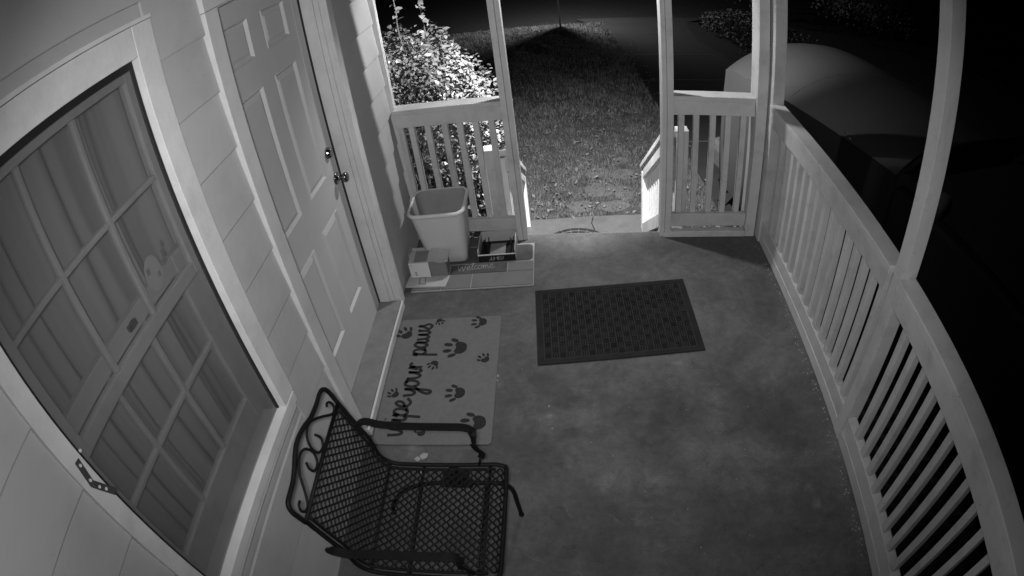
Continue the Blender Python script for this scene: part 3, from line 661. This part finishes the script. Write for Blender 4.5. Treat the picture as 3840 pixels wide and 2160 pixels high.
for pts in ([(1.187, .846), (1.198, .852), (1.213, .842), (1.218, .82), (1.203, .808), (1.179, .816), (1.13, .862), (1.083, .898), (1.054, .905), (1.027, .897), (1.007, .88), (.998, .849), (1.008, .824), (1.032, .812), (1.055, .819), (1.063, .838), (1.054, .862)],
            [(.938, .865), (.928, .845), (.934, .822), (.956, .814), (.978, .822), (.991, .845), (.986, .872), (.967, .894), (.935, .901), (.904, .893), (.876, .873), (.846, .84), (.817, .814), (.797, .808), (.778, .817), (.773, .835), (.784, .847), (.800, .848)]):
    MB().tube(smooth_path([bk(a, b) for a, b in pts], 4), .0048, 7, up=(1, 0, .257)).build('scroll', m_iron, ch, 0, True)
# expanded metal mesh: waved strands that touch their neighbours
ms = MB(); base = seat_path(0.); L = [0.]
for a, b in zip(base, base[1:]): L.append(L[-1]+(b-a).length)
def at_len(s):
    s = max(0, min(L[-1], s)); i = min(len(L)-2, max(0, int(np.searchsorted(L, s)-1))); t = (s-L[i])/(L[i+1]-L[i]+1e-9); return base[i].lerp(base[i+1], t)
PX, PY = .0340, .0160; rows_n = int((1.222-.774)/PY)
for j in range(rows_n+1):
    y = .774+PY*(j+.5)
    if y > 1.218: break
    pts = []; s = 0.; k = 0
    while s < L[-1]:
        for ds, e in ((0, 0), (.30, 1), (.5, 1), (.80, 0)):
            ss = s+ds*PX
            if ss > L[-1]: break
            q = at_len(ss); sg = 1 if e else -1
            if j % 2: sg = -sg
            pts.append((q.x, y+sg*PY*.42, q.z+.004))
        s += PX
    ms.tube(pts, 0, flat=(.0031, .0020), up=(.35, 0, 1), cap=False)
o = ms.build('mesh_seat', m_iron, ch)
for x, z in ((.337, .428), (.470, .405), (.733, .405)): MB().tube([(x, YN, z), (x, YF, z)], .006, 7).build('cross_bar', m_iron, ch, 0, True)
for yl, nm in ((1.240, 'leg'), (.752, 'leg')):
    a = [(.232, yl, .012), (.240, yl, .05), (.256, yl, .095), (.316, yl, .190), (.393, yl, .252), (.473, yl, .280), (.573, yl, .284), (.690, yl, .284), (.760, yl, .276), (.797, yl, .228), (.806, yl, .12), (.812, yl, .012)]
    MB().tube(smooth_path(a, 4), .0095, 8, up=(0, 1, 0)).build('leg', m_iron, ch, 0, True)
    cl = MB().box(.53, .645, yl-.020, yl+.018, .277, .295).box(.555, .62, yl-.016, yl+.014, .296, .340).box(.535, .64, yl-.020, yl+.018, .341, .356).box(.57, .605, yl-.012, yl+.010, .357, .412)
    cl.build('spring_clamp', m_iron, ch, .003)
for x in (.43, .70): MB().tube([(x, .752, .272), (x, 1.240, .272)], .0075, 7).build('cross_bar', m_iron, ch, 0, True)
for yl, s in ((YF, 1), (YN, -1)):
    y0 = yl+s*.012
    arm = smooth_path([(.262, yl+s*.004, .600), (.262, yl+s*.020, .642), (.290, yl+s*.032, .655), (.345, yl+s*.030, .640), (.45, yl+s*.022, .640), (.58, yl+s*.018, .640), (.665, yl+s*.014, .640), (.694, yl+s*.010, .622), (.692, yl+s*.006, .580), (.687, yl+s*.004, .545)], 4)
    MB().tube(arm, 0, flat=(.0165, .0022), up=(.05, .0, 1)).build('arm', m_iron, ch, .0008)
    MB().tube(smooth_path([(.687, yl+s*.004, .547), (.695, yl+s*.004, .515), (.712, yl+s*.002, .490), (.703, yl, .462)], 4), 0, flat=(.013, .0022), up=(.3, 1, 0)).build('arm_twist', m_iron, ch, .0008)
    MB().tube([(.703, yl, .466), (.690, yl-s*.002, .414)], .0055, 7).build('arm_post', m_iron, ch, 0, True)
for yl in (1.240, .752):
    for x in (.231, .813): MB().rings([[(x+r*math.cos(R(a)), yl+r*math.sin(R(a)), z) for a in range(0, 360, 45)] for r, z in ((.011, .0005), (.013, .006), (.011, .014))], True, True).build('foot_cap', m_iron, ch, 0, True)

# ------------------------------------------------------------------ leafy bush by the steps
def leaf_mesh(name, L_, W_):
    # folded oval leaf with curved tip
    v = [(0, 0, 0)]; f = []
    st_ = ((.18, .55, -.02), (.42, 1., -.03), (.70, .82, -.06), (.90, .38, -.12))
    for t, ww, dz in st_:
        v += [(t*L_, -ww*W_/2, (.10*ww)*W_+dz*L_), (t*L_, 0, dz*L_), (t*L_, ww*W_/2, (.10*ww)*W_+dz*L_)]
    v.append((L_, 0, -.17*L_)); k = len(v)-1
    f += [(0, 1, 2), (0, 2, 3)]
    for i in range(3):
        a = 1+3*i; f += [(a, a+3, a+4, a+1), (a+1, a+4, a+5, a+2)]
    f += [(10, k, 11), (11, k, 12)]
    return v, f
bush = thing('bush', 'leafy broad-leaved bush brightly lit beside the steps', 'bush', (0.0, 4.3, GZ))
LV = [leaf_mesh('leaf', l, w_) for l, w_ in ((.046, .026), (.038, .024), (.054, .027))]
LM = []
for v, f in LV:
    me = bpy.data.meshes.new('leaf'); me.from_pydata(v, [], f); me.polygons.foreach_set('use_smooth', [True]*len(f)); me.materials.append(m_leaf); LM.append(me)
def crown_top(x): return 1.26 if x < .10 else 1.26-(x-.10)*1.12
def in_bush(p):
    x, y, z = p
    t = crown_top(x)+.05*math.sin(x*17+y*9)+.04*math.sin(y*23+x*5)
    if z > t-.25*max(0, abs(y-4.32)-.25) or z < -.55: return -1
    k = .72+.28*max(0., min(1., (z+.4)/1.0)); e = (abs(x+.02)/(.69*k))**2.6+(abs(y-4.36)/(.62*k))**2.6
    return 1-e if e < 1 else -1
spots = []
while len(spots) < 12500:
    q = (random.uniform(-.75, .68), random.uniform(3.74, 4.98), random.uniform(-.55, 1.36))
    d = in_bush(q)
    if d < 0: continue
    depth = min(d, (crown_top(q[0])-q[2])*1.2)
    if random.random() < math.exp(-depth*2.6)+.07: spots.append((q, depth))
for i in range(60):     # straggling shoots above the crown
    x = random.uniform(-.35, .55); y = random.uniform(4.05, 4.5); z = crown_top(x)+random.uniform(0, .09); spots.append(((x, y, z), 0))
twigs = MB()
for sp in ([(-.06, 4.30, 1.15), (-.075, 4.30, 1.373), (-.067, 4.3, 1.484), (-.072, 4.30, 1.62)], [(.13, 4.30, 1.1), (.128, 4.30, 1.324), (.122, 4.30, 1.465), (.116, 4.30, 1.555)], [(.235, 4.28, 1.0), (.24, 4.28, 1.24)], [(.44, 4.2, .82), (.455, 4.2, .99)]):
    pth = smooth_path(sp, 5); twigs.tube(pth, .0042, 5)
    for i, q in enumerate(pth[3::2]):
        for sgn in (1, -1): spots.append(((q.x, q.y, q.z, sgn*(1.2+.5*(i % 2))+random.uniform(-.4, .4)), -1))
for i in range(12):
    a = random.uniform(0, 6.28); r = random.uniform(.02, .10); r2 = random.uniform(.2, .5); zt_ = random.uniform(.3, 1.0)
    x2 = r2*math.cos(a); zt_ = min(zt_, crown_top(x2)-.12)
    twigs.tube(smooth_path([(r*math.cos(a), 4.34+r*math.sin(a), GZ), (.4*x2, 4.34+.5*r2*math.sin(a), GZ+.5), (x2, 4.34+r2*.8*math.sin(a), zt_)], 5), .006, 5)
twigs.build('stem', m_stem, bush)
def leaf_matrix(q, dp):
    if len(q) == 4: az = q[3]; tilt = random.uniform(-.35, .2)
    else: az = math.atan2(q[1]-4.34, q[0])+random.gauss(0, .9); tilt = random.gauss(.05, .5)
    return Matrix.Translation(q[:3]) @ Matrix.Rotation(az, 4, 'Z') @ Matrix.Rotation(tilt, 4, 'Y') @ Matrix.Rotation(random.gauss(0, .5), 4, 'X') @ Matrix.Scale(random.uniform(1.25, 1.9) if len(q) == 4 else random.uniform(.5, 1.25), 4)
order = sorted(range(len(spots)), key=lambda i: -(spots[i][0][2]*.9-spots[i][0][1]*.35+(.8 if spots[i][1] < 0 else 0)-max(0, spots[i][1])*2+random.uniform(-.35, .35)))
ind = set(order[:290]); inv = parent_world(bush).inverted()
fo = MB()
for i, (q, dp) in enumerate(spots):
    M_ = leaf_matrix(q, dp)
    if i in ind:
        o = bpy.data.objects.new('leaf', random.choice(LM)); COL.objects.link(o); o.parent = bush; o.matrix_local = inv @ M_
    else:
        v, f = random.choice(LV); fo.add([M_ @ Vector(p) for p in v], f)
o = fo.build('foliage', m_leaf, bush, 0, True); o['kind'] = 'stuff'

# ------------------------------------------------------------------ lawn cover
def tri_mesh(name, V, F, m):
    me = bpy.data.meshes.new(name); me.vertices.add(len(V)); me.vertices.foreach_set('co', V.astype(np.float32).ravel())
    me.loops.add(F.size); me.loops.foreach_set('vertex_index', F.astype(np.int32).ravel())
    me.polygons.add(len(F)); me.polygons.foreach_set('loop_start', np.arange(0, F.size, 3, dtype=np.int32)); me.polygons.foreach_set('loop_total', np.full(len(F), 3, dtype=np.int32))
    me.update(calc_edges=True); me.materials.append(m)
    o = bpy.data.objects.new(name, me); COL.objects.link(o); return o
pav = [((1.70, 5.89), .095, .075), ((1.40, 5.62), .15, .11), ((1.70, 5.55), .16, .12), ((1.42, 5.25), .17, .15), ((1.66, 5.17), .10, .15), ((1.20, 4.95), .13, .11), ((1.52, 4.92), .17, .10)]
def blades(n, ya, yb, h0, h1, wd):
    y = ya+(yb-ya)*rng.random(n)**1.15; x = -2.2+4.75*rng.random(n)
    keep = x < 2.62-.048*(y-3.46)-.02
    for (px, py), a, b in pav: keep &= (((x-px)/a)**2+((y-py)/b)**2 > .9) | (rng.random(n) < .5)
    keep &= ~((y < 4.72) & (x > .5) & (x < 2.0))
    # thin and thick patches
    pt = np.sin(x*3.1+np.sin(y*2.3))*np.sin(y*2.7+x*1.3)+.6*np.sin(x*9+y*7)
    keep &= rng.random(n) < np.clip(.62+.34*pt, .12, 1)
    x, y = x[keep], y[keep]; k = len(x)
    az = rng.random(k)*2*math.pi; h = h0+(h1-h0)*rng.random(k); lean = np.abs(rng.normal(.9, .55, k)); wv = wd*(.6+.8*rng.random(k))
    px, py = np.cos(az), np.sin(az); l = h
    tip = np.stack([x+px*l*np.sin(lean), y+py*l*np.sin(lean), GZ+.004+l*np.clip(np.cos(lean), .08, 1)], 1)
    b1 = np.stack([x-py*wv, y+px*wv, np.full(k, GZ-.002)], 1); b2 = np.stack([x+py*wv, y-px*wv, np.full(k, GZ-.002)], 1)
    return np.concatenate([b1, b2, tip]), np.stack([np.arange(k), np.arange(k)+k, np.arange(k)+2*k], 1)
V1, F1 = blades(150000, 3.6, 7.2, .015, .055, .0035); V2, F2 = blades(90000, 7.2, 12.45, .03, .075, .006)
g = tri_mesh('grass', np.concatenate([V1, V2]), np.concatenate([F1, F2+len(V1)]), m_grass); tag(g, 'short dry patchy grass covering the lawn beyond the steps', kind='stuff')
dl = MB()
for i in range(1500):
    y = 3.9+7*random.random()**1.8; x = random.uniform(-1.5, 2.6)
    if .5 < x < 2.0 and y < 4.75: 
        if random.random() < .93: continue
        z = -.744
    else: z = GZ+random.uniform(.006, .035)
    s = random.uniform(.010, .030); a = random.uniform(0, 6.28); t1, t2 = random.gauss(0, .35), random.gauss(0, .35)
    M_ = Matrix.Translation((x, y, z)) @ Matrix.Rotation(a, 4, 'Z') @ Matrix.Rotation(t1, 4, 'X') @ Matrix.Rotation(t2, 4, 'Y')
    w_ = random.uniform(.35, .6)
    dl.add([M_ @ Vector(p) for p in ((-s, 0, 0), (-.3*s, w_*s, .2*s), (.5*s, .8*w_*s, .15*s), (s, 0, .05*s), (.5*s, -.8*w_*s, .2*s), (-.3*s, -w_*s, .1*s))], [(0, 1, 2, 3), (0, 3, 4, 5)])
o = dl.build('fallen_leaves', m_deadleaf); tag(o, 'small dry fallen leaves scattered over lawn and landing', kind='stuff')
pw = ['small round paver farthest out on the lawn', 'sunken paver with a rounded far edge', 'sunken paver nearest the driveway in the second row', 'wide sunken paver in the middle of the lawn path', 'narrow paver beside the wide middle paver', 'half-hidden paver in the grass before the landing', 'paver set close before the cracked landing']
for ((px, py), a, b), lb in zip(pav, pw):
    n = 11; q = [(px+a*(1+.12*math.sin(3*i+px*9))*math.cos(2*math.pi*i/n), py+b*(1+.12*math.cos(2*i+py*7))*math.sin(2*math.pi*i/n)) for i in range(n)]
    o = MB().prism(q, 'z', GZ-.04, GZ+.005).build('paver', m_paver, None, .004); tag(o, lb, 'paver', 'pavers sunk in the lawn')

# ------------------------------------------------------------------ shrubs past the driveway
def shrub(label, cx, cy, rx, ry, h, n, ls, seed):
    rd = random.Random(seed); t = thing('shrub', label, 'shrub', (cx, cy, GZ), 0, 'shrubs past the driveway'); fo = MB()
    lob = [(rd.uniform(-.6, .6)*rx, rd.uniform(-.6, .6)*ry, rd.uniform(.35, .75)*h, rd.uniform(.3, .55)) for _ in range(9)]
    for i in range(n):
        lx, ly, lz, lr = rd.choice(lob); a, b = rd.uniform(0, 6.28), rd.uniform(-.5, 1.4); rr = rd.uniform(.75, 1.05)
        p = (cx+lx+lr*rx*rr*math.cos(a)*math.cos(b), cy+ly+lr*ry*rr*math.sin(a)*math.cos(b), max(GZ+.02, GZ+lz*.8+lr*h*.7*rr*math.sin(b)))
        M_ = Matrix.Translation(p) @ Matrix.Rotation(rd.uniform(0, 6.28), 4, 'Z') @ Matrix.Rotation(rd.gauss(.3, .5), 4, 'Y') @ Matrix.Rotation(rd.gauss(0, .6), 4, 'X')
        fo.add([M_ @ Vector(q) for q in ((0, 0, 0), (.5*ls, -.28*ls, .05*ls), (ls, 0, -.1*ls), (.5*ls, .28*ls, .05*ls))], [(0, 1, 2, 3)])
    o = fo.build('foliage', m_shrub, t); o['kind'] = 'stuff'
    sm = MB()
    for i in range(6):
        a = i*1.05; sm.tube([(cx+.03*math.cos(a), cy+.03*math.sin(a), GZ), (cx+.4*rx*math.cos(a), cy+.4*ry*math.sin(a), GZ+.6*h)], .012, 5)
    sm.build('stem', m_unlit, t)
shrub('low spreading shrub at the far edge of the driveway', 4.75, 11.4, .95, 1.0, .55, 3000, .07, 3)
shrub('rounded shrub behind the corner post beside the driveway', 5.1, 9.9, .9, .8, .75, 2600, .07, 4)
shrub('tall dark shrub rising behind the low spreading one', 6.1, 13.6, .9, .9, 1.9, 3000, .08, 5)
shrub('tall shrub past the parked vehicle', 8.6, 11.8, 1.5, 1.2, 2.0, 2600, .09, 6)

# ------------------------------------------------------------------ lamp on a thin pole by the street
lp = thing('lamp_pole', 'thin metal pole at the street edge with a small lamp behind', 'lamp post', (1.229, 12.26, GZ))
MB().tube([(1.229, 12.26, GZ), (1.222, 12.26, 0.4), (1.214, 12.26, 1.6)], .022, 12).build('pole', m_pole, lp, 0, True)
MB().box(1.219, 1.238, 12.283, 12.300, 1.06, 1.10).build('lamp_housing', m_bracket, lp, .002)
l = lamp('pole_lamp', 'POINT', (1.222, 12.292, 1.05), 480, .009); 

# ------------------------------------------------------------------ vehicle parked beside the porch
car = thing('parked_truck', 'pale truck parked close along the side railing, bonnet toward the street', 'truck', (3.468, 4.996, -.774), R(15))
def cz(s, t): return 1.495+(.19-.10*t)*(1-abs(s)**2.2)+.08*t
def hood_pt(s, t):   # s across -1..1, t 0 front .. 1 cowl
    y = .15*(1-abs(s)**2.2)-2.15*t
    return (.95*s, y, cz(s, t)-.03*max(0, 1-t/.06)**2)
H = MB(); NS, NT = 32, 20
for j in range(NT+1):
    for i in range(NS+1): H.v.append(hood_pt(-1+2*i/NS, j/NT))
for j in range(NT):
    for i in range(NS): H.f.append((j*(NS+1)+i, j*(NS+1)+i+1, (j+1)*(NS+1)+i+1, (j+1)*(NS+1)+i))
body = H.build('bonnet', m_car, car, 0, True, world=False)
S = MB()   # front face and sides
fr_ = []
for i in range(NS+1):
    s = -1+2*i/NS; x, y, z = hood_pt(s, 0); col = []
    for k in range(9):
        zz = z-.002-(z-.16)*k/8; b = .05*math.sin(math.pi*k/8); col.append((x*(1+.012*math.sin(math.pi*k/8)), y+b, zz))
    fr_.append(col)
for c in fr_: S.v += c
for i in range(NS):
    for k in range(8): S.f.append((i*9+k, i*9+k+1, (i+1)*9+k+1, (i+1)*9+k))
SD, SE = MB(), MB()
for sgn, S_, j0, j1 in ((-1, S, 0, 7), (1, S, 0, 7), (-1, SD, 7, NT), (1, SE, 7, NT)):
    k0 = len(S_.v)
    for j in range(j0, j1+1):
        x, y, z = hood_pt(sgn, j/NT)
        for k in range(7): S_.v.append((x+sgn*.035*math.sin(math.pi*k/6), y, z-(z-.30)*k/6))
    for j in range(j1-j0):
        for k in range(6): S_.f.append((k0+j*7+k, k0+j*7+k+1, k0+(j+1)*7+k+1, k0+(j+1)*7+k))
S.build('front_body', m_car, car, 0, True, world=False)
SD.build('side_panel', m_unlit, car, 0, True, world=False); SE.build('side_panel', m_unlit, car, 0, True, world=False)  # same bodywork as the front, darkened in colour to look unlit
MB().box(-.98, .98, -5.4, -2.16, .30, 1.52).build('cab_side', m_unlit, car, .05, world=False)
def ws(s, t):
    y0 = hood_pt(s, 1)[1]; return (.93*s*(1-.14*t), y0-.02-.80*t-.08*(1-s*s)*t, cz(s, 1)+.012+.56*t)
G = MB()
for j in range(7):
    for i in range(17): G.v.append(ws(-.96+1.92*i/16, j/6))
for j in range(6):
    for i in range(16): G.f.append((j*17+i, j*17+i+1, (j+1)*17+i+1, (j+1)*17+i))
G.build('windscreen', m_glassdark, car, 0, True, world=False)
MB().add([(-.80, -2.98, 2.13), (.80, -2.98, 2.13), (.80, -4.9, 2.15), (-.80, -4.9, 2.15), (-.92, -2.2, 1.54), (.92, -2.2, 1.54), (.95, -5.2, 1.53), (-.95, -5.2, 1.53)], [(0, 1, 2, 3), (0, 3, 7, 4), (1, 5, 6, 2), (2, 6, 7, 3)]).build('roof', m_unlit, car, 0, world=False)
mi = MB(); mi.rings([[(-1.10+.11*sx*math.cos(R(a)), -2.66+dy, 1.70+.085*sx*math.sin(R(a))) for a in range(0, 360, 30)] for dy, sx in ((.10, .35), (.075, .85), (.02, 1.), (-.02, .98))], True, True)
mi.tube([(-1.03, -2.64, 1.66), (-.94, -2.60, 1.60)], .025, 8); mi.build('mirror', m_car, car, 0, True, world=False)
for sgn in (-1, 1):
    wl = MB(); wl.rings([[(sgn*(.74+dx), -.75+r*math.cos(R(a)), .385+r*math.sin(R(a))) for a in range(0, 360, 15)] for dx, r in ((0, .36), (.03, .385), (.20, .385), (.235, .35), (.225, .25))], True, True)
    wl.build('wheel', m_tyre, car, 0, True, world=False)
    hl = MB(); hl.rings([[(sgn*(.72+.15*k*math.cos(R(a))), .05+.09*(.72 < 1)-(.02 if k < 1 else 0)+.06, 1.12+.10*k*math.sin(R(a))) for a in range(0, 360, 30)] for k in (1., .8)], True, True)
    hl.build('headlamp', m_glassdark, car, 0, True, world=False)
MB().box(-.90, .90, .02, .40, .34, .62).build('bumper', m_bracket, car, .06, world=False)
sm = MB()
for i in range(20): pass
sm.tube([(.95*s*.93, hood_pt(s*.93, .42)[1], hood_pt(s*.93, .42)[2]+.0015) for s in [-1+2*i/20 for i in range(21)]], .002, 5); sm.build('panel_seam', m_bracket, car, 0, world=False)
lf = MB()
M_ = parent_world(car)
cx_, cy_ = -.90, -1.62
for i in range(14):
    s = random.uniform(.010, .020); M2 = Matrix.Translation((cx_+random.gauss(0, .022), cy_+random.gauss(0, .022), 1.56+random.uniform(.0, .03))) @ Matrix.Rotation(random.uniform(0, 6.28), 4, 'Z') @ Matrix.Rotation(random.gauss(0, .7), 4, 'X')
    lf.add([M_ @ M2 @ Vector(p) for p in ((-s, 0, 0), (0, .5*s, .2*s), (s, 0, 0), (0, -.5*s, .2*s))], [(0, 1, 2, 3)])
o = lf.build('leaf_clump', m_deadleaf); tag(o, 'small clump of dry leaves on the truck bonnet against the rail', kind='stuff')

# ------------------------------------------------------------------ grit and chips
gr = MB()
def chip(x, y, z, s):
    n = random.randint(4, 6); a0 = random.uniform(0, 6.28)
    q = [(x+s*random.uniform(.5, 1)*math.cos(a0+2*math.pi*i/n), y+s*random.uniform(.5, 1)*math.sin(a0+2*math.pi*i/n)) for i in range(n)]
    gr.prism(q, 'z', z, z+.0015)
for i in range(150): chip(2.365-abs(random.gauss(0, .02)), random.uniform(.2, 3.1), .0008, random.uniform(.002, .007))
for i in range(70): chip(random.uniform(.7, 2.3), random.uniform(.5, 3.25), .0008, random.uniform(.0015, .004))
for x, y, s in ((.655, 2.08, .014), (.655, 2.05, .010), (.33, 1.57, .026), (.30, 1.55, .018), (.33, 1.47, .016), (.93, 1.86, .007), (.94, 1.80, .004), (.945, 1.72, .006)): chip(x, y, .0008, s)
o = gr.build('grit', m_grout); tag(o, 'pale paint chips and grit scattered on the porch floor', kind='stuff')
